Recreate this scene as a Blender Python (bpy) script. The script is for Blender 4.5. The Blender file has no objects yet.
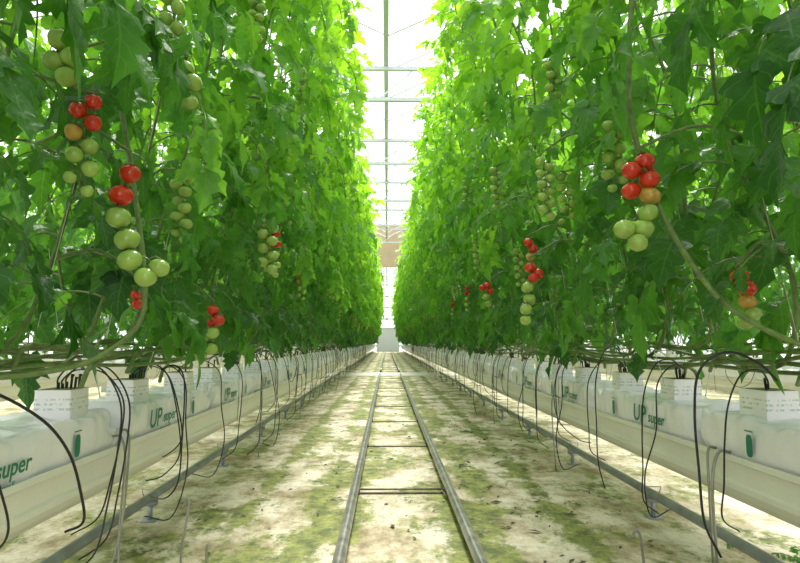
import bpy, math, random
from mathutils import Vector, Matrix, noise
random.seed(11)
R=random.uniform
scene=bpy.context.scene
CX=0.10            # aisle centre
HALF=1.45          # aisle centre to gutter centre
YEND=58.0

# ------------------------------------------------------------------ materials
def newmat(name):
    m=bpy.data.materials.new(name); m.use_nodes=True
    nt=m.node_tree; b=nt.nodes['Principled BSDF']
    return m,nt,b
def simple(name,col,rough=0.5,metal=0.0,noise_amt=0.0,nscale=20.0,bump=0.0,spec=0.5,bdist=0.01):
    m,nt,b=newmat(name)
    b.inputs['Roughness'].default_value=rough
    b.inputs['Metallic'].default_value=metal
    b.inputs['Specular IOR Level'].default_value=spec
    tc=nt.nodes.new('ShaderNodeTexCoord')
    n=nt.nodes.new('ShaderNodeTexNoise'); n.inputs['Scale'].default_value=nscale; n.inputs['Detail'].default_value=5
    nt.links.new(tc.outputs['Object'],n.inputs['Vector'])
    r=nt.nodes.new('ShaderNodeValToRGB')
    r.color_ramp.elements[0].position=0.3; r.color_ramp.elements[1].position=0.7
    r.color_ramp.elements[0].color=tuple(c*(1-noise_amt) for c in col)+(1,)
    r.color_ramp.elements[1].color=tuple(min(1,c*(1+noise_amt*0.4)) for c in col)+(1,)
    nt.links.new(n.outputs['Fac'],r.inputs['Fac']); nt.links.new(r.outputs['Color'],b.inputs['Base Color'])
    if bump>0:
        bp=nt.nodes.new('ShaderNodeBump'); bp.inputs['Strength'].default_value=bump; bp.inputs['Distance'].default_value=bdist
        nt.links.new(n.outputs['Fac'],bp.inputs['Height']); nt.links.new(bp.outputs['Normal'],b.inputs['Normal'])
    return m

def leaf_material():
    m,nt,b=newmat('tomato_leaf_green')
    L=nt.links; N=nt.nodes
    at=N.new('ShaderNodeAttribute'); at.attribute_name='tint'
    sep=N.new('ShaderNodeSeparateColor'); L.new(at.outputs['Color'],sep.inputs['Color'])
    rnd,age_shade,u=sep.outputs[0],sep.outputs[1],sep.outputs[2]
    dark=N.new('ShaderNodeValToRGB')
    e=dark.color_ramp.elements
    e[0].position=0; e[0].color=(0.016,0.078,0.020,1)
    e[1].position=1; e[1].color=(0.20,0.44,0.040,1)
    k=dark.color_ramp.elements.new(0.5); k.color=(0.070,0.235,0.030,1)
    ad=N.new('ShaderNodeMath'); ad.operation='MULTIPLY_ADD'; L.new(rnd,ad.inputs[0]); ad.inputs[1].default_value=0.50; L.new(age_shade,ad.inputs[2])
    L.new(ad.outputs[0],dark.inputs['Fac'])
    vn=N.new('ShaderNodeMath'); vn.operation='LESS_THAN'; L.new(u,vn.inputs[0]); vn.inputs[1].default_value=0.06
    t1=N.new('ShaderNodeMath'); t1.operation='MULTIPLY_ADD'; L.new(at.outputs['Alpha'],t1.inputs[0]); t1.inputs[1].default_value=34.0
    t2=N.new('ShaderNodeMath'); t2.operation='MULTIPLY'; L.new(u,t2.inputs[0]); t2.inputs[1].default_value=-7.0; L.new(t2.outputs[0],t1.inputs[2])
    t3=N.new('ShaderNodeMath'); t3.operation='SINE'; L.new(t1.outputs[0],t3.inputs[0])
    t4=N.new('ShaderNodeMath'); t4.operation='GREATER_THAN'; L.new(t3.outputs[0],t4.inputs[0]); t4.inputs[1].default_value=0.965
    mx=N.new('ShaderNodeMath'); mx.operation='MAXIMUM'; L.new(vn.outputs[0],mx.inputs[0]); L.new(t4.outputs[0],mx.inputs[1])
    ms=N.new('ShaderNodeMath'); ms.operation='MULTIPLY'; L.new(mx.outputs[0],ms.inputs[0]); ms.inputs[1].default_value=0.22
    mc=N.new('ShaderNodeMix'); mc.data_type='RGBA'; L.new(ms.outputs[0],mc.inputs['Factor']); L.new(dark.outputs['Color'],mc.inputs['A']); mc.inputs['B'].default_value=(0.20,0.42,0.10,1)
    L.new(mc.outputs['Result'],b.inputs['Base Color'])
    b.inputs['Roughness'].default_value=0.34; b.inputs['Specular IOR Level'].default_value=0.5
    tc=N.new('ShaderNodeTexCoord'); bn=N.new('ShaderNodeTexNoise'); bn.inputs['Scale'].default_value=50; bn.inputs['Detail'].default_value=3
    L.new(tc.outputs['Object'],bn.inputs['Vector'])
    bp=N.new('ShaderNodeBump'); bp.inputs['Strength'].default_value=0.7; bp.inputs['Distance'].default_value=0.007
    L.new(bn.outputs['Fac'],bp.inputs['Height']); L.new(bp.outputs['Normal'],b.inputs['Normal'])
    tr=N.new('ShaderNodeBsdfTranslucent')
    br=N.new('ShaderNodeMix'); br.data_type='RGBA'; br.blend_type='MULTIPLY'; br.inputs['Factor'].default_value=1
    L.new(mc.outputs['Result'],br.inputs['A']); br.inputs['B'].default_value=(2.3,1.9,0.9,1)
    L.new(br.outputs['Result'],tr.inputs['Color'])
    mix=N.new('ShaderNodeMixShader'); mix.inputs[0].default_value=0.46
    L.new(b.outputs[0],mix.inputs[1]); L.new(tr.outputs[0],mix.inputs[2])
    L.new(mix.outputs[0],N['Material Output'].inputs['Surface'])
    return m
M_leaf=leaf_material()
M_stem=simple('vine_stem_green',(0.16,0.23,0.065),0.5,noise_amt=0.4,nscale=30)
M_twine=simple('white_twine',(0.6,0.62,0.55),0.8)
M_red=simple('tomato_red',(0.68,0.035,0.012),0.14,noise_amt=0.3,nscale=12,spec=.6)
M_orange=simple('tomato_turning',(0.58,0.33,0.06),0.16,noise_amt=0.3,nscale=14,spec=.6)
M_grn=simple('tomato_unripe_green',(0.35,0.51,0.10),0.18,noise_amt=0.25,nscale=12,spec=.6)
PM=[M_leaf,M_stem,M_twine,M_red,M_orange,M_grn]

M_bag=simple('white_plastic_film',(0.93,0.88,0.95),0.27,noise_amt=0.03,nscale=9,bump=0.35,bdist=0.02)
M_gut=simple('white_painted_gutter',(0.84,0.80,0.74),0.35,noise_amt=0.08,nscale=3)
M_pipe=simple('galvanised_pipe',(0.42,0.40,0.38),0.30,metal=0.6,noise_amt=0.5,nscale=14)
M_pipe2=simple('grey_painted_pipe',(0.31,0.33,0.36),0.4,metal=0.3,noise_amt=0.25,nscale=10)
M_rust=simple('weathered_steel',(0.22,0.18,0.13),0.6,metal=0.3,noise_amt=0.5,nscale=30)
M_black=simple('black_drip_tube',(0.010,0.011,0.012),0.35)
M_ink=simple('green_print_ink',(0.008,0.19,0.11),0.5)
M_truss=simple('white_greenhouse_steel',(0.52,0.54,0.55),0.4,noise_amt=0.05)
M_wire=simple('grey_wire',(0.34,0.34,0.31),0.35,metal=0.7,noise_amt=0.2)
M_tan=simple('tan_shade_fabric',(0.50,0.37,0.24),0.8,noise_amt=0.15,nscale=2)
M_litter=simple('dry_leaf_litter',(0.10,0.085,0.035),0.8,noise_amt=0.6,nscale=9)

def cube_material():
    m,nt,b=newmat('wrapped_rockwool'); N=nt.nodes; L=nt.links
    tc=N.new('ShaderNodeTexCoord'); mp=N.new('ShaderNodeMapping'); mp.inputs['Scale'].default_value=(90,90,40)
    L.new(tc.outputs['Object'],mp.inputs['Vector'])
    n=N.new('ShaderNodeTexNoise'); n.inputs['Scale'].default_value=1.0; n.inputs['Detail'].default_value=2
    L.new(mp.outputs[0],n.inputs['Vector'])
    r=N.new('ShaderNodeValToRGB'); r.color_ramp.interpolation='CONSTANT'
    r.color_ramp.elements[0].color=(0,0,0,1); r.color_ramp.elements[1].position=0.52; r.color_ramp.elements[1].color=(1,1,1,1)
    L.new(n.outputs['Fac'],r.inputs['Fac'])
    sx=N.new('ShaderNodeSeparateXYZ'); L.new(tc.outputs['Object'],sx.inputs[0])
    sn=N.new('ShaderNodeMath'); sn.operation='MULTIPLY'; L.new(sx.outputs[2],sn.inputs[0]); sn.inputs[1].default_value=330
    si=N.new('ShaderNodeMath'); si.operation='SINE'; L.new(sn.outputs[0],si.inputs[0])
    gt=N.new('ShaderNodeMath'); gt.operation='GREATER_THAN'; L.new(si.outputs[0],gt.inputs[0]); gt.inputs[1].default_value=0.2
    ab=N.new('ShaderNodeMath'); ab.operation='ABSOLUTE'; L.new(sx.outputs[2],ab.inputs[0])
    lt=N.new('ShaderNodeMath'); lt.operation='LESS_THAN'; L.new(ab.outputs[0],lt.inputs[0]); lt.inputs[1].default_value=0.026
    m1=N.new('ShaderNodeMath'); m1.operation='MULTIPLY'; L.new(gt.outputs[0],m1.inputs[0]); L.new(lt.outputs[0],m1.inputs[1])
    m2=N.new('ShaderNodeMath'); m2.operation='MULTIPLY'; L.new(m1.outputs[0],m2.inputs[0]); L.new(r.outputs[0],m2.inputs[1])
    mc=N.new('ShaderNodeMix'); mc.data_type='RGBA'; L.new(m2.outputs[0],mc.inputs['Factor']); mc.inputs['A'].default_value=(.90,.87,.88,1); mc.inputs['B'].default_value=(.50,.60,.56,1)
    L.new(mc.outputs['Result'],b.inputs['Base Color']); b.inputs['Roughness'].default_value=0.5
    return m
M_cube=cube_material()
M_wool=simple('algae_rockwool_top',(0.26,0.27,0.13),0.9,noise_amt=0.4,nscale=60)

def floor_material():
    m,nt,b=newmat('algae_stained_floor'); N=nt.nodes; L=nt.links
    tc=N.new('ShaderNodeTexCoord')
    def nz(scale,stretch,detail=8,rough=0.6,off=0):
        mp=N.new('ShaderNodeMapping'); mp.inputs['Scale'].default_value=stretch; mp.inputs['Location'].default_value=(off,off*2,0)
        L.new(tc.outputs['Object'],mp.inputs['Vector'])
        n=N.new('ShaderNodeTexNoise'); n.inputs['Scale'].default_value=scale; n.inputs['Detail'].default_value=detail; n.inputs['Roughness'].default_value=rough
        L.new(mp.outputs[0],n.inputs['Vector']); return n.outputs['Fac']
    base=N.new('ShaderNodeValToRGB'); e=base.color_ramp.elements
    e[0].position=0.38; e[0].color=(0.24,0.18,0.10,1); e[1].position=0.56; e[1].color=(0.70,0.63,0.50,1)
    k=base.color_ramp.elements.new(0.46); k.color=(0.46,0.38,0.25,1)
    L.new(nz(2.6,(1,0.7,1),14,0.72),base.inputs['Fac'])
    sx=N.new('ShaderNodeSeparateXYZ'); L.new(tc.outputs['Object'],sx.inputs[0])
    sub=N.new('ShaderNodeMath'); sub.operation='SUBTRACT'; L.new(sx.outputs[0],sub.inputs[0]); sub.inputs[1].default_value=CX
    ab=N.new('ShaderNodeMath'); ab.operation='ABSOLUTE'; L.new(sub.outputs[0],ab.inputs[0])
    band=N.new('ShaderNodeValToRGB'); c=band.color_ramp; 
    c.elements[0].position=0.0; c.elements[0].color=(0.66,)*3+(1,)
    c.elements[1].position=1.0; c.elements[1].color=(0.55,)*3+(1,)
    for p,v in((0.17,0.55),(0.27,0.85),(0.40,0.72),(0.50,0.90),(0.62,0.54),(0.80,0.56),(0.93,0.92)):
        k=c.elements.new(p); k.color=(v,v,v,1)
    L.new(ab.outputs[0],band.inputs['Fac'])
    ad=N.new('ShaderNodeMath'); ad.operation='MULTIPLY_ADD'; L.new(band.outputs[0],ad.inputs[0]); ad.inputs[1].default_value=0.30
    L.new(nz(2.1,(1.3,0.9,1),14,0.76,5),ad.inputs[2])
    mr=N.new('ShaderNodeValToRGB'); mr.color_ramp.elements[0].position=0.66; mr.color_ramp.elements[0].color=(0.03,)*3+(1,); mr.color_ramp.elements[1].position=0.735; mr.color_ramp.elements[1].color=(0.95,)*3+(1,)
    L.new(ad.outputs[0],mr.inputs['Fac'])
    moss=N.new('ShaderNodeValToRGB'); e=moss.color_ramp.elements
    e[0].position=0.42; e[0].color=(0.065,0.095,0.014,1); e[1].position=0.62; e[1].color=(0.34,0.36,0.08,1)
    L.new(nz(7,(1,1,1),10,0.8,9),moss.inputs['Fac'])
    mx=N.new('ShaderNodeMix'); mx.data_type='RGBA'; L.new(mr.outputs[0],mx.inputs['Factor']); L.new(base.outputs[0],mx.inputs['A']); L.new(moss.outputs[0],mx.inputs['B'])
    sp=N.new('ShaderNodeValToRGB'); sp.color_ramp.elements[0].position=0.55; sp.color_ramp.elements[0].color=(0,0,0,1); sp.color_ramp.elements[1].position=0.68; sp.color_ramp.elements[1].color=(0.8,)*3+(1,)
    L.new(nz(26,(1,0.7,1),6,0.8,3),sp.inputs['Fac'])
    mx2=N.new('ShaderNodeMix'); mx2.data_type='RGBA'; L.new(sp.outputs[0],mx2.inputs['Factor']); L.new(mx.outputs['Result'],mx2.inputs['A']); mx2.inputs['B'].default_value=(0.13,0.10,0.045,1)
    L.new(mx2.outputs['Result'],b.inputs['Base Color'])
    b.inputs['Roughness'].default_value=0.75
    bp=N.new('ShaderNodeBump'); bp.inputs['Strength'].default_value=0.5; bp.inputs['Distance'].default_value=0.012
    L.new(nz(18,(1,1,1),8,0.7),bp.inputs['Height']); L.new(bp.outputs['Normal'],b.inputs['Normal'])
    return m
M_floor=floor_material()
M_conc=simple('pale_concrete',(0.62,0.59,0.53),0.7,noise_amt=0.15,nscale=3)
def panel_material():
    m,nt,b=newmat('translucent_wall_sheet'); N=nt.nodes; L=nt.links
    b.inputs['Base Color'].default_value=(0.85,0.88,0.88,1); b.inputs['Roughness'].default_value=0.4
    tr=N.new('ShaderNodeBsdfTranslucent'); tr.inputs['Color'].default_value=(0.95,0.97,0.97,1)
    mix=N.new('ShaderNodeMixShader'); mix.inputs[0].default_value=0.7
    L.new(b.outputs[0],mix.inputs[1]); L.new(tr.outputs[0],mix.inputs[2]); L.new(mix.outputs[0],N['Material Output'].inputs['Surface'])
    return m
M_panel=panel_material()

# ------------------------------------------------------------------ mesh builder
class MB:
    def __init__(s): s.v=[]; s.f=[]; s.m=[]; s.c=[]
    def add(s,vs,fs,mi=0,cols=None):
        o=len(s.v); s.v.extend([tuple(p) for p in vs]); s.f.extend([tuple(i+o for i in f) for f in fs]); s.m.extend([mi]*len(fs))
        s.c.extend(cols if cols else [(0.5,0.3,1,0)]*len(vs))
    def tube(s,path,r,sides=6,mi=0,cap=True):
        P=[Vector(p) for p in path]; n=len(P); vs=[]; fs=[]
        rr=r if isinstance(r,(list,tuple)) else [r]*n
        t0=(P[1]-P[0]).normalized()
        a=Vector((0,0,1)) if abs(t0.z)<0.9 else Vector((1,0,0))
        nrm=t0.cross(a).normalized()
        for i in range(n):
            t=((P[min(i+1,n-1)]-P[max(i-1,0)])).normalized()
            nrm=(nrm-t*nrm.dot(t)); 
            if nrm.length<1e-6: nrm=t.orthogonal()
            nrm.normalize(); b=t.cross(nrm)
            for k in range(sides):
                an=2*math.pi*k/sides
                vs.append(P[i]+nrm*math.cos(an)*rr[i]+b*math.sin(an)*rr[i])
        for i in range(n-1):
            for k in range(sides):
                k2=(k+1)%sides
                fs.append((i*sides+k,i*sides+k2,(i+1)*sides+k2,(i+1)*sides+k))
        if cap:
            fs.append(tuple(range(sides))[::-1]); fs.append(tuple((n-1)*sides+k for k in range(sides)))
        s.add(vs,fs,mi)
    def box(s,x0,x1,y0,y1,z0,z1,mi=0):
        vs=[(x0,y0,z0),(x1,y0,z0),(x1,y1,z0),(x0,y1,z0),(x0,y0,z1),(x1,y0,z1),(x1,y1,z1),(x0,y1,z1)]
        s.add(vs,[(0,3,2,1),(4,5,6,7),(0,1,5,4),(1,2,6,5),(2,3,7,6),(3,0,4,7)],mi)
    def mesh(s,name,mats,smooth=True):
        me=bpy.data.meshes.new(name); me.from_pydata(s.v,[],s.f)
        for m in mats: me.materials.append(m)
        me.polygons.foreach_set('material_index',s.m)
        me.polygons.foreach_set('use_smooth',[smooth]*len(s.f))
        ca=me.color_attributes.new(name='tint',type='FLOAT_COLOR',domain='POINT')
        fl=[]; [fl.extend(c) for c in s.c]
        ca.data.foreach_set('color',fl)
        me.update(); return me
def obj(name,me,parent=None,loc=(0,0,0),rot=(0,0,0),sc=(1,1,1)):
    o=bpy.data.objects.new(name,me); scene.collection.objects.link(o)
    o.location=loc; o.rotation_euler=rot; o.scale=sc
    if parent: o.parent=parent
    return o
def empty(name,loc=(0,0,0)):
    e=bpy.data.objects.new(name,None); scene.collection.objects.link(e); e.location=loc; e.empty_display_size=0.2; return e
def bez(pts,n=8):
    P=[Vector(p) for p in pts]; P=[P[0]*2-P[1]]+P+[P[-1]*2-P[-2]]; out=[]
    for i in range(1,len(P)-2):
        for k in range(n):
            t=k/n; a,b,c,d=P[i-1:i+3]
            out.append(0.5*((2*b)+(c-a)*t+(2*a-5*b+4*c-d)*t*t+(-a+3*b-3*c+d)*t*t*t))
    out.append(P[-2]); return out

# ------------------------------------------------------------------ leaves
OUT=[(0,0.0,0),(.06,.30,-.03),(.13,.78,-.06),(.20,.98,.02),(.27,.72,.04),(.34,.58,-.01),(.42,.92,.06),(.49,.66,.06),(.56,.44,0),(.65,.64,.07),(.74,.38,.05),(.86,.17,.02),(1.0,0.0,0)]
def leaflet(mb,base,d,n,length,width,rnd,age_shade,curl=0.3,fold=0.25):
    d=d.normalized(); n=(n-d*n.dot(d)).normalized(); s=n.cross(d)
    vs=[];cs=[];fs=[]; ph=R(0,6.28); NS=len(OUT)-1; asym=R(.85,1.15)
    for i,(t,w0,tp) in enumerate(OUT):
        wl=width*0.5*w0*asym; wr=width*0.5*w0*(2-asym)
        c=base+d*(length*t)-n*(curl*length*t*t)+s*(0.05*length*math.sin(3*t+ph))
        wob=0.07*length*math.sin(9*t+ph)
        tip=d*(tp*length)
        vs+= [c-s*wl+n*(fold*wl+wob*w0)+tip, c-s*wl*.5+n*(fold*wl*.75), c, c+s*wr*.5+n*(fold*wr*.75), c+s*wr+n*(fold*wr-wob*w0)+tip]
        cs+= [(rnd,age_shade,1,t),(rnd,age_shade,.5,t),(rnd,age_shade,0,t),(rnd,age_shade,.5,t),(rnd,age_shade,1,t)]
    for i in range(NS):
        a=i*5; b=a+5
        for q in range(4): fs.append((a+q,a+q+1,b+q+1,b+q))
    mb.add(vs,fs,0,cs)
def leaf(mb,base,az,length,age_shade,el0=0.5,el1=-1.25,size=1.0):
    u=Vector((math.cos(az),math.sin(az),0)); side=Vector((-math.sin(az),math.cos(az),0)); up=Vector((0,0,1))
    rnd=R(0,1); n=9; p=Vector(base); pts=[p.copy()]; tans=[]
    for i in range(n):
        s=i/(n-1); e=el0+(el1-el0)*s**0.8
        t=u*math.cos(e)+up*math.sin(e)+side*0.10*math.sin(s*3+rnd*6)
        t.normalize(); tans.append(t); p=p+t*(length/n); pts.append(p.copy())
    tans.append(tans[-1])
    mb.tube(pts,[0.0045*(1-0.6*i/n) for i in range(n+1)],4,1,cap=False)
    for (idx,sz) in ((3,R(.45,.65)),(5,0.95),(8,1.0)):
        for sg in(-1,1):
            t=tans[idx]; nn=side.cross(t)*-1
            if nn.dot(up)<0 and abs(t.z)<0.99: nn=-nn
            nn=nn if nn.dot(u)>-0.2 or nn.z>0 else -nn
            dd=t*R(0.35,0.9)+side*sg*R(.7,1.1)+Vector((0,0,-R(0.1,0.9)))
            L=0.150*sz*size*R(0.8,1.15)
            nn2=nn+Vector((R(-.5,.5),R(-.5,.5),R(-.3,.4)))
            st=pts[idx]+side*sg*0.012
            leaflet(mb,st,dd,nn2,L,L*R(0.56,0.78),rnd*0.75+R(0,0.25),age_shade,R(0.1,0.5),R(0.0,0.45))
    t=tans[-1]; nn=side.cross(t)*-1
    if nn.dot(u)<0 : nn=-nn
    L=0.19*size*R(0.9,1.15)
    leaflet(mb,pts[-1],t,nn+Vector((R(-.4,.4),R(-.4,.4),0.1)),L,L*0.70,rnd*0.8,age_shade,R(0.0,0.35),R(0.05,0.35))

def tomato(mb,c,r,mi,seg=10,rings=7,calyx=True,top=None):
    c=Vector(c); ax=Vector((R(-.35,.35),R(-.35,.35),1)).normalized()
    rot=ax.to_track_quat('Z','Y').to_matrix()
    vs=[];fs=[]
    for i in range(rings+1):
        th=math.pi*i/rings
        for k in range(seg):
            ph=2*math.pi*k/seg
            rr=r*math.sin(th)*(1+0.02*math.cos(5*ph))
            z=r*0.88*math.cos(th)
            if i==0: z-=r*0.12
            v=Vector((rr*math.cos(ph),rr*math.sin(ph),z)); vs.append(c+rot@v)
    for i in range(rings):
        for k in range(seg):
            k2=(k+1)%seg
            fs.append((i*seg+k,(i+1)*seg+k,(i+1)*seg+k2,i*seg+k2))
    mb.add(vs,fs,mi)
    if calyx:
        b=c+rot@Vector((0,0,r*0.80))
        for k in range(5):
            a=2*math.pi*k/5+R(-.2,.2)
            o=Vector((math.cos(a),math.sin(a),0)); q=Vector((-math.sin(a),math.cos(a),0))
            p=[b,b+rot@(o*r*0.4+q*r*0.14+Vector((0,0,r*.10))),b+rot@(o*r*0.9+Vector((0,0,r*R(-.2,.25)))),b+rot@(o*r*0.4-q*r*0.14+Vector((0,0,r*.10)))]
            mb.add(p,[(0,1,2,3)],1)
    if top is not None:
        b=c+rot@Vector((0,0,r*0.78)); t=Vector(top)
        mb.tube([b,(b+t)/2+Vector((0,0,r*0.35)),t],0.003,4,1,cap=False)

def truss(mb,top,toms,seg=10,rings=7):
    ys=sorted(toms,key=lambda a:-a[2]); top=Vector(top)
    spine=[top]+[Vector((a[0]*0.5+ (ys[max(i-1,0)][0])*0.5,a[1]+0.012,a[2]+a[3]*0.9)) for i,a in enumerate(ys)]
    sp=bez(spine,4)
    mb.tube(sp,[0.0055-0.003*i/len(sp) for i in range(len(sp))],5,1)
    for i,a in enumerate(ys):
        tomato(mb,a[:3],a[3],a[4],seg,rings,True,spine[min(i+1,len(spine)-1)])

# ------------------------------------------------------------------ tomato plant variants (lean toward local +X)
H=4.05
def stem_at(z,ph):
    t=max(0,(z-0.25)/(H-0.25))
    return Vector((0.10+0.60*t+0.03*math.sin(z*4+ph),0.05*math.sin(z*5+ph*2),z))
def plant(variant):
    mb=MB(); ph=R(0,6)
    path=[Vector((0.02,-1.15,0.12)),Vector((0.03,-1.05,0.2)),Vector((0.06+R(-.05,.05),-0.7,0.19+R(-.03,.05))),Vector((0.05+R(-.05,.05),-0.3,0.2+R(-.03,.04))),Vector((0.07,-0.08,0.27))]
    path+= [stem_at(0.25+ (H-0.25)*i/14,ph) for i in range(1,15)]
    sp=bez(path,3); mb.tube(sp,[0.010-0.005*i/len(sp) for i in range(len(sp))],6,1)
    mb.tube([stem_at(0.3,ph)+Vector((.012,0,0)),stem_at(H/2,ph)+Vector((.012,0,0)),Vector((0.73,0,H+1.0))],0.0018,3,2,cap=False)
    z=R(.36,.60); az=R(0,6.28)
    while z<H:
        az+=2.4+R(-.5,.5)
        frac=z/H
        age_shade=max(0,min(1,(frac-0.15)*1.1))*0.9  # young top leaves paler; shade under the canopy also painted into low leaves
        L=R(0.24,0.46)*(1 if frac<0.85 else 0.7)
        el1=R(-1.5,-0.8) if frac<0.8 else R(-1.1,-0.2)
        leaf(mb,stem_at(z,ph),az,L,age_shade+R(-.05,.12),el0=R(0.0,0.8) if z>0.7 else R(0.3,0.7),el1=el1,size=R(0.7,1.2))
        z+=R(0.055,0.105)
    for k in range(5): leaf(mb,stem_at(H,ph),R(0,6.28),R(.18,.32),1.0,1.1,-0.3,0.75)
    if variant in (0,2,5,7):
        for zz in ((1.7,),(0,),(2.6,1.2),(0,),(0,),(2.1,3.1),(0,),(1.4,2.9))[variant]:
            b=stem_at(zz,ph); pts=[b,b+Vector((.15,.03,.10)),b+Vector((.30,.07,.08)),b+Vector((.38,.10,-.06)),b+Vector((.40,.12,-.22))]
            s2=bez(pts,4); mb.tube(s2,[.006-.003*i/len(s2) for i in range(len(s2))],5,1)
            for q in (5,9,13,16): leaf(mb,s2[q],R(-1.8,1.8),R(.14,.24),.15+zz/H*.8,.2,-1.4,R(.6,.85))
    spec={1:[(1.0,'g')],2:[(1.55,'g')],3:[(.95,'r')],4:[(1.3,'g'),(1.9,'g')],6:[(1.15,'g')],7:[(2.3,'g')]}
    for zz,kind in spec.get(variant,[]):
        b=stem_at(zz,ph); top=b+Vector((R(.2,.27),R(-.1,.1),0.02)); mb.tube([b,b+Vector((.1,0,.06)),top],0.005,5,1)
        toms=[]; n=9
        for i in range(n):
            mi=5
            if kind=='r': mi=3 if i<3 else (4 if i==3 else 5)
            toms.append((top.x+0.022*(-1)**i+R(-.006,.006),top.y+R(-.02,.02),top.z-0.03-i*0.034,0.028 if i<n-2 else 0.021,mi))
        truss(mb,top,toms,10,6)
    return mb.mesh('tomato_plant_mesh_%d'%variant,PM)
variants=[plant(i) for i in range(9)]

ZB=0.73
def plant_row(gx,dirs,y0,y1,step,name='tomato_plant_row'):
    e=empty(name,(gx,0,ZB)); last=-1
    for d in dirs:
        y=y0+R(0,0.2)
        while y<y1:
            i=random.randrange(len(variants))
            while i==last: i=random.randrange(len(variants))
            last=i
            rz=(0 if d>0 else math.pi)+R(-.22,.22)
            s=R(0.93,1.08)
            obj('plant',variants[i],e,(0.02*d+R(-.06,.06),y+R(-.08,.08),R(-.04,.05)),(R(-.03,.03),R(-.022,.022),rz),(s*R(.92,1.10),s,R(0.93,1.05)))
            y+=step
    return e
for sg in(-1,1):
    gx=CX+sg*HALF
    plant_row(gx,(-sg,),-1.4,YEND-1,0.43)
    plant_row(gx,(sg,),-1.0,YEND-1,0.75)
    plant_row(gx+sg*2*HALF,(-1,1),1.0,YEND-1,0.80)
    plant_row(gx+sg*4*HALF,(-1,1),4.0,YEND-1,1.0)

# ------------------------------------------------------------------ hero tomato clusters (world coordinates)
rd,orr,gn=3,4,5
def hero(top,toms,attach):
    mb=MB(); truss(mb,top,toms,20,14)
    mb.tube(bez([top,((top[0]+attach[0])/2,(top[1]+attach[1])/2,max(top[2],attach[2])+0.03),attach],5),0.006,6,1)
    o0=Vector(top); mb.v=[tuple(Vector(v)-o0) for v in mb.v]
    obj('tomato_cluster',mb.mesh('tomato_cluster',PM),None,top)
hero((-.815,1.80,1.60),[(-.813,1.80,1.529,.033,rd),(-.838,1.80,1.458,.037,rd),(-.838,1.79,1.386,.038,gn),(-.812,1.80,1.318,.039,gn),(-.796,1.79,1.252,.037,gn),(-.750,1.80,1.200,.034,gn),(-.716,1.82,1.232,.032,gn)],(-1.2,1.95,1.68))
hero((.860,1.90,1.66),[(.878,1.90,1.612,.034,rd),(.826,1.89,1.578,.032,rd),(.905,1.95,1.585,.033,rd),(.884,1.88,1.545,.034,rd),(.832,1.91,1.512,.032,rd),(.886,1.89,1.490,.035,orr),(.872,1.88,1.432,.034,gn),(.800,1.90,1.378,.036,gn),(.862,1.90,1.380,.036,gn),(.838,1.89,1.330,.033,gn)],(1.30,1.95,1.72))
hero((-.89,3.0,1.21),[(-.898,3.0,1.161,.032,rd),(-.866,2.99,1.112,.034,rd),(-.905,3.02,1.095,.030,rd),(-.890,2.98,1.045,.034,gn),(-.945,3.0,1.020,.032,gn),(-.900,3.0,.965,.034,gn),(-.955,3.0,.930,.032,gn)],(-1.25,3.1,1.3))
hero((-.73,3.4,1.76),[(-.735+(.055 if i%2 else 0),3.4+R(-.02,.02),1.72-.042*i,.034,gn) for i in range(8)],(-1.1,3.45,1.85))
hero((.80,3.2,1.47),[(.803,3.2,1.415,.033,rd),(.845,3.2,1.38,.033,rd),(.815,3.18,1.355,.030,rd),(.786,3.2,1.304,.036,gn),(.80,3.22,1.240,.035,gn),(.775,3.2,1.18,.035,gn),(.77,3.2,1.12,.032,gn)],(1.2,3.3,1.55))
hero((.84,3.0,2.02),[(.825+(.045 if i%2 else 0),3.0+R(-.02,.02),1.97-.034*i,.027,gn) for i in range(10)],(1.2,3.05,2.1))
hero((1.12,1.80,1.25),[(1.12,1.8,1.208,.028,rd),(1.135,1.79,1.168,.028,rd),(1.14,1.8,1.128,.027,orr),(1.155,1.8,1.088,.026,gn),(1.13,1.8,1.06,.024,gn)],(1.35,1.9,1.3))
hero((.87,5.0,1.53),[(.874,5,1.49,.032,rd),(.83,5,1.47,.03,rd),(.90,5,1.44,.032,rd),(.86,5,1.39,.032,gn),(.88,5,1.33,.032,gn)],(1.25,5.1,1.6))
hero((-.89,2.1,1.22),[(-.905,2.1,1.17,.020,rd),(-.90,2.1,1.135,.021,rd)],(-1.2,2.1,1.3))
hero((-.90,1.65,1.94),[(-.97,1.65,1.89,.034,gn),(-.935,1.66,1.84,.034,gn),(-.99,1.66,1.83,.033,gn),(-.95,1.66,1.78,.032,gn)],(-1.2,1.75,2.0))
hero((-.70,1.95,2.0),[(-.71,1.95,1.95,.034,gn),(-.68,1.95,1.90,.033,gn),(-.73,1.95,1.875,.034,gn),(-.69,1.95,1.83,.03,gn)],(-1.1,2.0,2.05))
hero((.87,3.5,1.65),[(.87,3.5,1.61,.03,rd),(.90,3.5,1.57,.03,rd),(.88,3.5,1.52,.028,orr)],(1.2,3.6,1.7))

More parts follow.
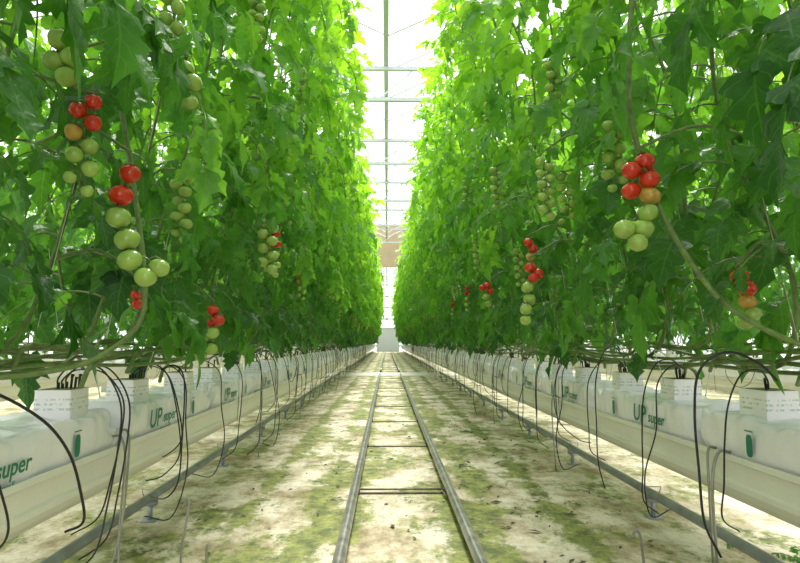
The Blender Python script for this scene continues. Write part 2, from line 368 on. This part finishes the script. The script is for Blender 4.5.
def vine(pts,r):
    mb=MB(); sp=bez(pts,8); mb.tube(sp,[r*(1-0.25*i/len(sp))*(1+0.08*math.sin(i*1.7)) for i in range(len(sp))],10,1)
    obj('tomato_vine',mb.mesh('tomato_vine',PM))
vine([(.95,1.98,2.8),(.858,1.95,1.95),(.875,1.95,1.70),(.92,1.9,1.455),(.98,1.82,1.25),(1.06,1.75,1.10),(1.18,1.6,.985),(1.35,1.3,.90),(1.5,1.0,.87)],.010)
vine([(-1.0,2.1,1.9),(-.88,2.0,1.5),(-.80,1.92,1.171),(-.82,1.90,1.04),(-.90,1.8,.945),(-.99,1.7,.912),(-1.08,1.6,.90),(-1.2,1.3,.88),(-1.33,1.0,.87)],.009)
vine([(-.95,3.2,1.1),(-1.0,3.0,.93),(-1.1,2.6,.90),(-1.2,2.0,.92),(-1.3,1.4,.88)],.009)

mb=MB()
for (b,az,L,s,age_shade) in [((-.95,1.25,1.90),.2,.30,1.1,.1),((-.90,1.35,1.96),-.1,.36,1.05,.2),((-1.02,1.0,1.55),.1,.22,1.0,.05),((-.85,1.6,2.0),.5,.32,1.0,.25),((-.95,1.9,2.1),-.3,.34,1.1,.3),
    ((-1.0,2.6,1.12),.1,.22,1.1,.1),((-1.05,2.8,1.18),-.4,.20,1.0,.1),((-1.05,3.5,1.15),.3,.25,1.1,.2),((-1.0,2.4,1.5),0.3,.24,1.0,.2)]:
    leaf(mb,b,az,L,age_shade,.5,-1.4,s)
obj('tomato_leaf_spray',mb.mesh('tomato_leaf_spray',PM))
mb=MB()
for (b,az,L,s,age_shade) in [((1.08,1.18,1.66),3.1,.32,1.15,.05),((1.02,1.5,1.98),3.4,.34,1.1,.15),((.98,1.75,2.05),2.8,.34,1.1,.25),((1.1,1.35,1.8),3.3,.30,1.1,.1),
    ((1.2,2.3,1.25),3.0,.25,1.1,.2),((1.1,2.6,1.45),3.4,.28,1.1,.2),((1.2,3.3,1.25),2.9,.25,1.1,.15)]:
    leaf(mb,b,az,L,age_shade,.5,-1.4,s)
obj('tomato_leaf_spray',mb.mesh('tomato_leaf_spray',PM))

# ------------------------------------------------------------------ floor & room
mb=MB(); mb.box(-14,14,-5,17.2,-0.2,0); obj('floor',mb.mesh('floor',[M_floor],False))
mb=MB(); mb.box(-14,14,17.2,19.0,-0.2,0.012); obj('cross_path',mb.mesh('cross_path',[M_conc],False))
mb=MB(); mb.box(-14,14,19.0,YEND+4,-0.2,0); obj('floor',mb.mesh('floor_far',[M_floor],False))

def pipe(name,x,y0,y1,z,r,mat,sides=16):
    mb=MB(); n=int((y1-y0)/2)+1
    mb.tube([(0,y0+(y1-y0)*i/n,0) for i in range(n+1)],r,sides,0); return obj(name,mb.mesh(name,[mat]),None,(x,0,z))
rail=empty('pipe_rail_track')
for sx in(-.305,.305):
    o=pipe('rail',CX+sx,-4,17.0,.062,.028,M_pipe); o.parent=rail
    o=pipe('rail_far',CX+sx,19.3,YEND-2,.062,.028,M_pipe); o.parent=rail
mb=MB(); y=-2.95
while y<YEND-3:
    if not 16.9<y<19.4:
        mb.box(CX-.33,CX+.33,y-.009,y+.009,0.0,.010)
        for sx in(-.305,.305): mb.box(CX+sx-.03,CX+sx+.03,y-.03,y+.03,0,.038)
    y+=1.725
obj('sleepers',mb.mesh('rail_sleepers',[M_rust],False),rail)
mb=MB(); mb.tube([(CX-.29,3.95,.03),(CX+.29,3.95,.03)],.006,6); mb.tube([(CX+.25,4.05,.02),(CX+.29,3.7,.03)],.005,6); obj('brace',mb.mesh('brace',[M_rust]),rail)

for k in(-3,-1,1,3):
    X=CX+k*1.43
    hp=empty('heating_pipe')
    o=pipe('pipe',X,-4,17.0,.13,.025,M_pipe2); o.parent=hp
    o=pipe('pipe_far',X,19.3,YEND-2,.13,.025,M_pipe2); o.parent=hp
    mb=MB(); y=-2.4
    while y<YEND-3:
        mb.tube([(X,y,0),(X,y,.105)],.014,8); mb.box(X-.04,X+.04,y-.04,y+.04,0,.008); mb.box(X-.034,X+.034,y-.022,y+.022,.085,.108)
        mb.tube([(X+.03,y,.1),(X+.05,y,.17),(X-.05,y,.17),(X-.03,y,.1)],.004,5)
        y+=1.45
    obj('pipe_stands',mb.mesh('pipe_stands',[M_pipe2]),hp)

prof=[(-.192,.190),(-.192,.168),(-.172,.158),(-.170,.085),(-.180,.078),(-.180,.058),(-.165,.03),(-.135,.0),(-.05,-.005),(.05,-.005),(.135,0),(.165,.03),(.180,.058),(.180,.078),(.170,.085),(.172,.158),(.192,.168),(.192,.190),(.180,.190),(.16,.15),(.155,.145),(-.155,.145),(-.16,.15),(-.180,.190)]
def gutter(x):
    mb=MB(); np_=len(prof); vs=[];fs=[]; ys=[-4+i*((YEND+2)/30) for i in range(31)]
    for y in ys:
        for p in prof: vs.append((p[0],y,p[1]))
    for i in range(30):
        for k in range(np_):
            k2=(k+1)%np_; fs.append((i*np_+k,i*np_+k2,(i+1)*np_+k2,(i+1)*np_+k))
    fs.append(tuple(range(np_))[::-1]); fs.append(tuple(30*np_+k for k in range(np_)))
    mb.add(vs,fs)
    y=-1.2
    while y<YEND-3:
        mb.tube([(-.197,y,.19),(-.188,y,-.012),(.188,y,-.012),(.197,y,.19)],.004,5,1)
        for s in(-1,1): mb.tube([(.197*s,y,.19),(.12*s,y,5.2)],.002,4,1)
        y+=2.9
    return obj('growing_gutter',mb.mesh('growing_gutter',[M_gut,M_wire],False),None,(x,0,.365))
for k in(-5,-3,-1,1,3,5): gutter(CX+k*HALF)

# grow bags
def bag_mesh(seed):
    mb=MB(); Ln=1.25; nx=100; nc=44; vs=[];fs=[]
    for i in range(nx+1):
        t=i/nx; y=-Ln/2+Ln*t; e=min(t,1-t)*Ln
        k=min(1,(e/0.035)); k=math.sqrt(max(0,1-(1-k)**2))
        hh=(0.08+0.120*k)-0.014*math.exp(-((e-.09)/.04)**2); ww=0.345*(0.95+0.05*k)
        for j in range(nc):
            a=2*math.pi*j/nc; c,s_=math.cos(a),math.sin(a)
            x=ww/2*math.copysign(abs(c)**0.20,c); z=hh/2*math.copysign(abs(s_)**0.24,s_)+ (0.2-hh)*(-.5)*0.9
            if z<0: x*=1-0.10*(-z/.1)**2
            P=Vector((x*6+seed*7,y*5,z*8))
            r1=1-abs(noise.noise(P))*2
            r2=1-abs(noise.noise(Vector((x*16,y*13+seed*3+z*12,z*14))))*2
            near=1+2.4*math.exp(-(e/.09)**2)
            dz=(r1-.6)*.018+(r2-.6)*.008
            if z>-.05: z+=dz*near
            x+=dz*0.55*near*(1 if c>0 else -1)*min(1,abs(c)*2)
            vs.append((x,y,z))
    for i in range(nx):
        for j in range(nc):
            j2=(j+1)%nc; fs.append((i*nc+j,(i+1)*nc+j,(i+1)*nc+j2,i*nc+j2))
    fs.append(tuple(range(nc))); fs.append(tuple(nx*nc+k for k in range(nc))[::-1])
    mb.add(vs,fs); 
    for s in(-1,1):
        v=[];n=8
        for i in range(n+1):
            x=-.15+.30*i/n
            v+=[(x,s*(Ln/2-.002),-.05+0.01*math.sin(i*2+seed)),(x,s*(Ln/2+.016),-.015+0.018*math.sin(i*1.7+seed))]
        mb.add(v,[(2*i,2*i+2,2*i+3,2*i+1) for i in range(n)])
    return mb.mesh('grow_bag_%d'%seed,[M_bag])
bags=[bag_mesh(i) for i in range(4)]
ZG=0.365+0.148; BZ=ZG+0.097
def text_mesh(body,size,off=0):
    cu=bpy.data.curves.new('logo','FONT'); cu.body=body; cu.size=size; cu.align_x='CENTER'; cu.align_y='CENTER'; cu.extrude=0.0004; cu.shear=0.15; cu.offset=off
    cu.materials.append(M_ink); return cu
T1=text_mesh('UP',.125,.002); T2=text_mesh('super',.078,.0012); T3=text_mesh('grow well',.036)
def mark_mesh():
    mb=MB(); vs=[];n=14
    for i in range(n):
        a=2*math.pi*i/n; vs.append((.020*math.copysign(abs(math.cos(a))**.6,math.cos(a)),.042*math.copysign(abs(math.sin(a))**.6,math.sin(a)),0))
    mb.add(vs,[tuple(range(n))]); 
    mb.add([(-.026,.052,0),(.026,.052,0),(.026,.057,0),(-.026,.057,0)],[(0,1,2,3)])
    return mb.mesh('printed_mark',[M_ink],False)
MK=mark_mesh()
def cube_mesh():
    import bmesh
    bm=bmesh.new(); bmesh.ops.create_cube(bm,size=1)
    bmesh.ops.scale(bm,vec=(.14,.15,.12),verts=bm.verts)
    bmesh.ops.bevel(bm,geom=bm.edges[:],offset=.005,segments=2,profile=.6,affect='EDGES')
    for v in bm.verts: v.co.x*=1+0.05*(v.co.z/.05)*-0.5
    me=bpy.data.meshes.new('rockwool_cube'); 
    for f in bm.faces: f.material_index=1 if f.normal.z>.9 else 0
    bm.to_mesh(me); bm.free(); me.materials.append(M_cube); me.materials.append(M_wool)
    return me
CB=cube_mesh()
def tube_mesh(kind):
    mb=MB()
    a=[[(0,0,.0),(.0,0,.05),(.05,.02,.10),(.15,.05,.08),(.225,.07,-.06),(.235,.05,-.25),(.225,.02,-.45),(.21,-.02,-.62),(.12,-.05,-.70)],
       [(0,0,.0),(.01,.0,.04),(.09,-.04,.085),(.19,-.06,.02),(.245,-.05,-.2),(.24,.02,-.40),(.14,.1,-.52),(.05,.12,-.55)],
       [(0,0,0),(.02,.05,.06),(.12,.12,.09),(.22,.16,-.02),(.235,.16,-.28),(.27,.1,-.55),(.22,.04,-.80),(.10,.0,-.78)],
       [(0,0,0),(.0,-.04,.07),(.10,-.14,.10),(.21,-.22,-.02),(.235,-.25,-.2),(.225,-.15,-.34),(.21,-.02,-.30),(.215,.06,-.12)],
       [(0,0,0),(.02,.05,.10),(.10,.15,.17),(.18,.28,.12),(.235,.36,-.05),(.24,.38,-.28),(.235,.36,-.5),(.2,.33,-.66)]][kind]
    sp=bez(a,7); mb.tube(sp,.0035,7,0)
    mb.tube([(0,0,-.05),(0,0,.03)],.006,6,0)
    mb.tube([(.03,.03,-.03),(.035,.03,.05),(.035,.035,.06)],[.004,.005,.008],6,0)
    return mb.mesh('drip_tube_%d'%kind,[M_black])
TB=[tube_mesh(i) for i in range(5)]

for k in(-5,-3,-1,1,3,5):
    gx=CX+k*HALF; main=abs(k)==1
    inn=-1 if k>0 else 1
    brow=empty('grow_bag_row',(gx,0,BZ)); crow=empty('rockwool_cube_row',(gx,0,BZ)); trow=empty('drip_tube_row',(gx,0,BZ))
    y=-1.98+ (0 if k>0 else .06); i=0
    while y<YEND-4:
        me=bags[i%4]
        if main and 0<y<9:
            b=obj('grow_bag',me,None,(gx,y,BZ),(0,0,0 if i%2 else math.pi))
            rotz=math.radians(90) if k<0 else math.radians(-90)
            items=[(T1,-.32,.004,'logo_large'),(T2,-.125,.000,'logo_small'),(T3,-.19,-.056,'logo_caption'),(MK,None,0,'logo_mark')]
            for T,dy,dz,nm in items:
                t=bpy.data.objects.new(nm,T); scene.collection.objects.link(t)
                yy=y+.25 if dy is None else (y+dy if k<0 else y-.42-dy)
                t.location=(gx+inn*.184,yy,BZ+dz); t.rotation_euler=(math.radians(90),0,rotz)
                t.parent=b; t.matrix_parent_inverse=b.matrix_basis.inverted()
        else:
            obj('bag',me,brow,(0,y,0),(0,0,0 if i%2 else math.pi))
        for dy in(-.33,.33):
            cx_=inn*.06+R(-.015,.015); cz=.085+.06
            obj('cube',CB,crow,(cx_,y+dy+R(-.04,.04),cz),(0,0,R(-.12,.12)))
            if main and y<30:
                for q in range(random.choice((1,2,2,3))):
                    kk=random.choice((0,1,2,3,4,0,1))
                    obj('tube',TB[kk],trow,(cx_,y+dy+q*.03,cz+.057),(0,0,(0 if inn>0 else math.pi)+R(-.28,.28)),(1,1,R(.75,1.1)))
            elif y<20 and random.random()<.6:
                obj('tube',random.choice(TB),trow,(cx_,y+dy,cz+.057),(0,0,R(0,6.28)),(1,1,R(.85,1.1)))
        y+=1.31; i+=1

for k in(-3,-1,1,3):
    gx=CX+k*HALF; mb=MB()
    for j in range(4):
        y=-2+R(0,1); pts=[]
        xo=R(-.12,.12); zo=R(.86,.98)
        while y<40:
            pts.append((gx+xo+R(-.05,.05),y,zo+R(-.035,.035))); y+=R(.5,.9)
        mb.tube(bez(pts,4),R(.006,.010),6,1)
    y=.4
    while y<40:
        mb.tube(bez([(gx-.1,y,.72),(gx-.13,y,.86),(gx-.15,y,.96),(gx,y,.88),(gx+.15,y,.96),(gx+.13,y,.86),(gx+.1,y,.72)],4),.003,5,2)
        y+=1.3
    obj('lowered_vine_bundle',mb.mesh('lowered_vine_bundle',PM))

def wire(name,pts,r,mat,n=8):
    mb=MB(); mb.tube(bez(pts,n),r,8,0); obj(name,mb.mesh(name,[mat]))
wire('drip_tube',[(-1.25,1.45,.93),(-1.12,1.62,.88),(-1.02,1.75,.78),(-.98,1.85,.66),(-.96,1.9,.52),(-.965,1.93,.43),(-1.02,1.93,.40)],.0045,M_black)
wire('drip_tube',[(1.32,1.95,.87),(1.27,1.97,.93),(1.18,2.0,.965),(1.10,2.03,.90),(1.085,2.05,.75),(1.09,2.05,.55),(1.10,2.05,.38),(1.14,2.03,.27)],.0045,M_black)
wire('drip_tube',[(-1.15,3.0,.86),(-1.08,3.0,.88),(-1.03,3.0,.8),(-1.03,3.0,.5),(-1.05,3.02,.3),(-1.14,3.1,.2),(-1.3,3.3,.16)],.004,M_black)
wire('wire_hook',[(-1.17,2.55,.60),(-1.11,2.50,.60),(-1.09,2.50,.5),(-1.10,2.50,.25),(-1.08,2.48,.06),(-1.0,2.46,.02),(-.80,2.46,.02),(-.74,2.47,.06),(-.73,2.47,.18)],.005,M_wire)
wire('wire_hook',[(-1.2,2.65,.60),(-1.14,2.62,.61),(-1.12,2.6,.5),(-1.13,2.58,.2),(-1.15,2.5,.0)],.005,M_wire)
wire('wire_hook',[(-.86,2.55,.0),(-.86,2.55,.14),(-.84,2.56,.3),(-.85,2.57,.33),(-.87,2.56,.3)],.005,M_wire)
wire('wire_hook',[(1.38,2.35,.56),(1.32,2.33,.56),(1.29,2.33,.45),(1.29,2.33,.2),(1.30,2.33,.0)],.006,M_wire)
wire('wire_hook',[(1.38,2.45,.56),(1.34,2.44,.55),(1.33,2.43,.40),(1.33,2.43,.0)],.005,M_wire)
wire('wire_stake',[(1.05,2.42,.0),(1.04,2.42,.12),(1.03,2.42,.22),(1.01,2.42,.235),(1.0,2.42,.21)],.006,M_wire)
for (s,y) in((-1,5.2),(1,4.6),(-1,7.6),(1,7.2),(1,10.5),(-1,11)):
    x=CX+s*1.24
    wire('wire_hook',[(x+s*.03,y,.56),(x-s*.03,y,.57),(x-s*.04,y,.4),(x-s*.02,y,.0)],.005,M_wire)

# litter
mb=MB()
for i in range(650):
    s=random.choice((-1,1,1)); x=CX+s*(R(.38,1.3)) if random.random()<.8 else CX+R(-.27,.27)
    y=R(1.8,15); L=R(.006,.028)*(1.7 if random.random()<.14 else 1); a=R(0,6.28); d=Vector((math.cos(a),math.sin(a),0)); q=Vector((-d.y,d.x,0)); c=Vector((x,y,.004))
    mb.add([c-d*L,c+q*L*.4+Vector((0,0,R(0,.012))),c+d*L+Vector((0,0,R(0,.01))),c-q*L*.4+Vector((0,0,R(0,.01)))],[(0,1,2,3)])
obj('leaf_litter',mb.mesh('leaf_litter',[M_litter]))
mb=MB()
for i in range(10):
    leaf(mb,(R(-.2,.25),R(-.2,.2),0.0),R(0,6.28),R(.06,.10),.15,R(.4,.8),-.3,.30)
obj('weed_patch',mb.mesh('weed_patch',PM),None,(1.82,2.75,.005))

# ------------------------------------------------------------------ greenhouse structure
rf=empty('roof_structure')
mb=MB(); y=3.0
while y<YEND+1:
    for z in(6.2,6.9): mb.box(-13,13,y-.04,y+.04,z-.04,z+.04)
    x=-13
    while x<13:
        mb.tube([(x,y,6.2),(x+.8,y,6.9),(x+1.6,y,6.2)],.02,5); x+=1.6
    y+=4.5
for x in(-12,-8,-4,-.03,4,8,12):
    mb.box(x-.05,x+.05,-4,YEND+2,6.95,7.05)
for x in(-10,-6,-2,2,6,10): mb.box(x-.03,x+.03,-4,YEND+2,8.0,8.1)
y=-4
while y<YEND+2:
    for x in(-12,-8,-4,0,4,8):
        mb.tube([(x,y,7.1),(x+2,y,8.05),(x+4,y,7.1)],.025,4)
    y+=1.5
obj('trusses',mb.mesh('roof_trusses',[M_truss],False),rf)
mb=MB()
for x in(-8.6,-5.7,5.9,8.8):
    y=3.0
    while y<YEND+1: mb.box(x-.06,x+.06,y-.06,y+.06,0,6.2); y+=9
obj('posts',mb.mesh('roof_posts',[M_truss],False),rf)
mb=MB(); mb.box(-13,13,34.0,34.12,5.4,8.0); obj('shade_curtain',mb.mesh('shade_curtain',[M_tan],False))
def wall(name,x0,x1,y0,y1,z1):
    mb=MB(); mb.box(x0,x1,y0,y1,0,z1,0)
    return obj(name,mb.mesh(name,[M_panel],False))
wall('wall_back',-14,14,YEND+3,YEND+3.04,8)
wall('wall_left',-14.04,-14,-5,YEND+3,8); wall('wall_right',14,14.04,-5,YEND+3,8)
mb=MB()
for i in range(15): mb.box(-14+2*i-.05,-14+2*i+.05,YEND+2.9,YEND+3,0,8)
for z in(.6,2.2,3.4,4.6,5.8,7.0): mb.box(-14,14,YEND+2.9,YEND+3,z-.09,z+.09)
obj('trim_1',mb.mesh('end_wall_mullions',[M_truss],False))
mb=MB(); mb.box(-1.0,1.2,YEND+2.8,YEND+2.9,0.0,2.4); mb.box(-1.1,-1.0,YEND+2.75,YEND+2.9,0,2.5); mb.box(1.2,1.3,YEND+2.75,YEND+2.9,0,2.5); mb.box(-1.1,1.3,YEND+2.75,YEND+2.9,2.4,2.5)
obj('door_1',mb.mesh('door_1',[M_truss],False))

# ------------------------------------------------------------------ light
w=bpy.data.worlds.new('World'); scene.world=w; w.use_nodes=True
nt=w.node_tree; bg=nt.nodes['Background']; bg.inputs['Color'].default_value=(0.96,0.98,1.0,1); bg.inputs['Strength'].default_value=1.7
sun=bpy.data.lights.new('sun','SUN'); sun.energy=7.0; sun.angle=math.radians(20); sun.color=(1,.97,.93)
so=bpy.data.objects.new('sun',sun); scene.collection.objects.link(so); so.location=(0,10,12)
so.rotation_euler=(math.radians(-24),math.radians(4),0)

# ------------------------------------------------------------------ camera
cam=bpy.data.cameras.new('camera'); cam.lens=26; cam.sensor_width=36; cam.clip_start=.02; cam.clip_end=300
co=bpy.data.objects.new('camera',cam); scene.collection.objects.link(co); co.location=(0,0,1.0)
co.rotation_euler=(math.radians(90+5.97),0,math.radians(-1.29))
scene.camera=co
scene.view_settings.view_transform='Standard'
scene.view_settings.look='None'
scene.view_settings.exposure=0.48
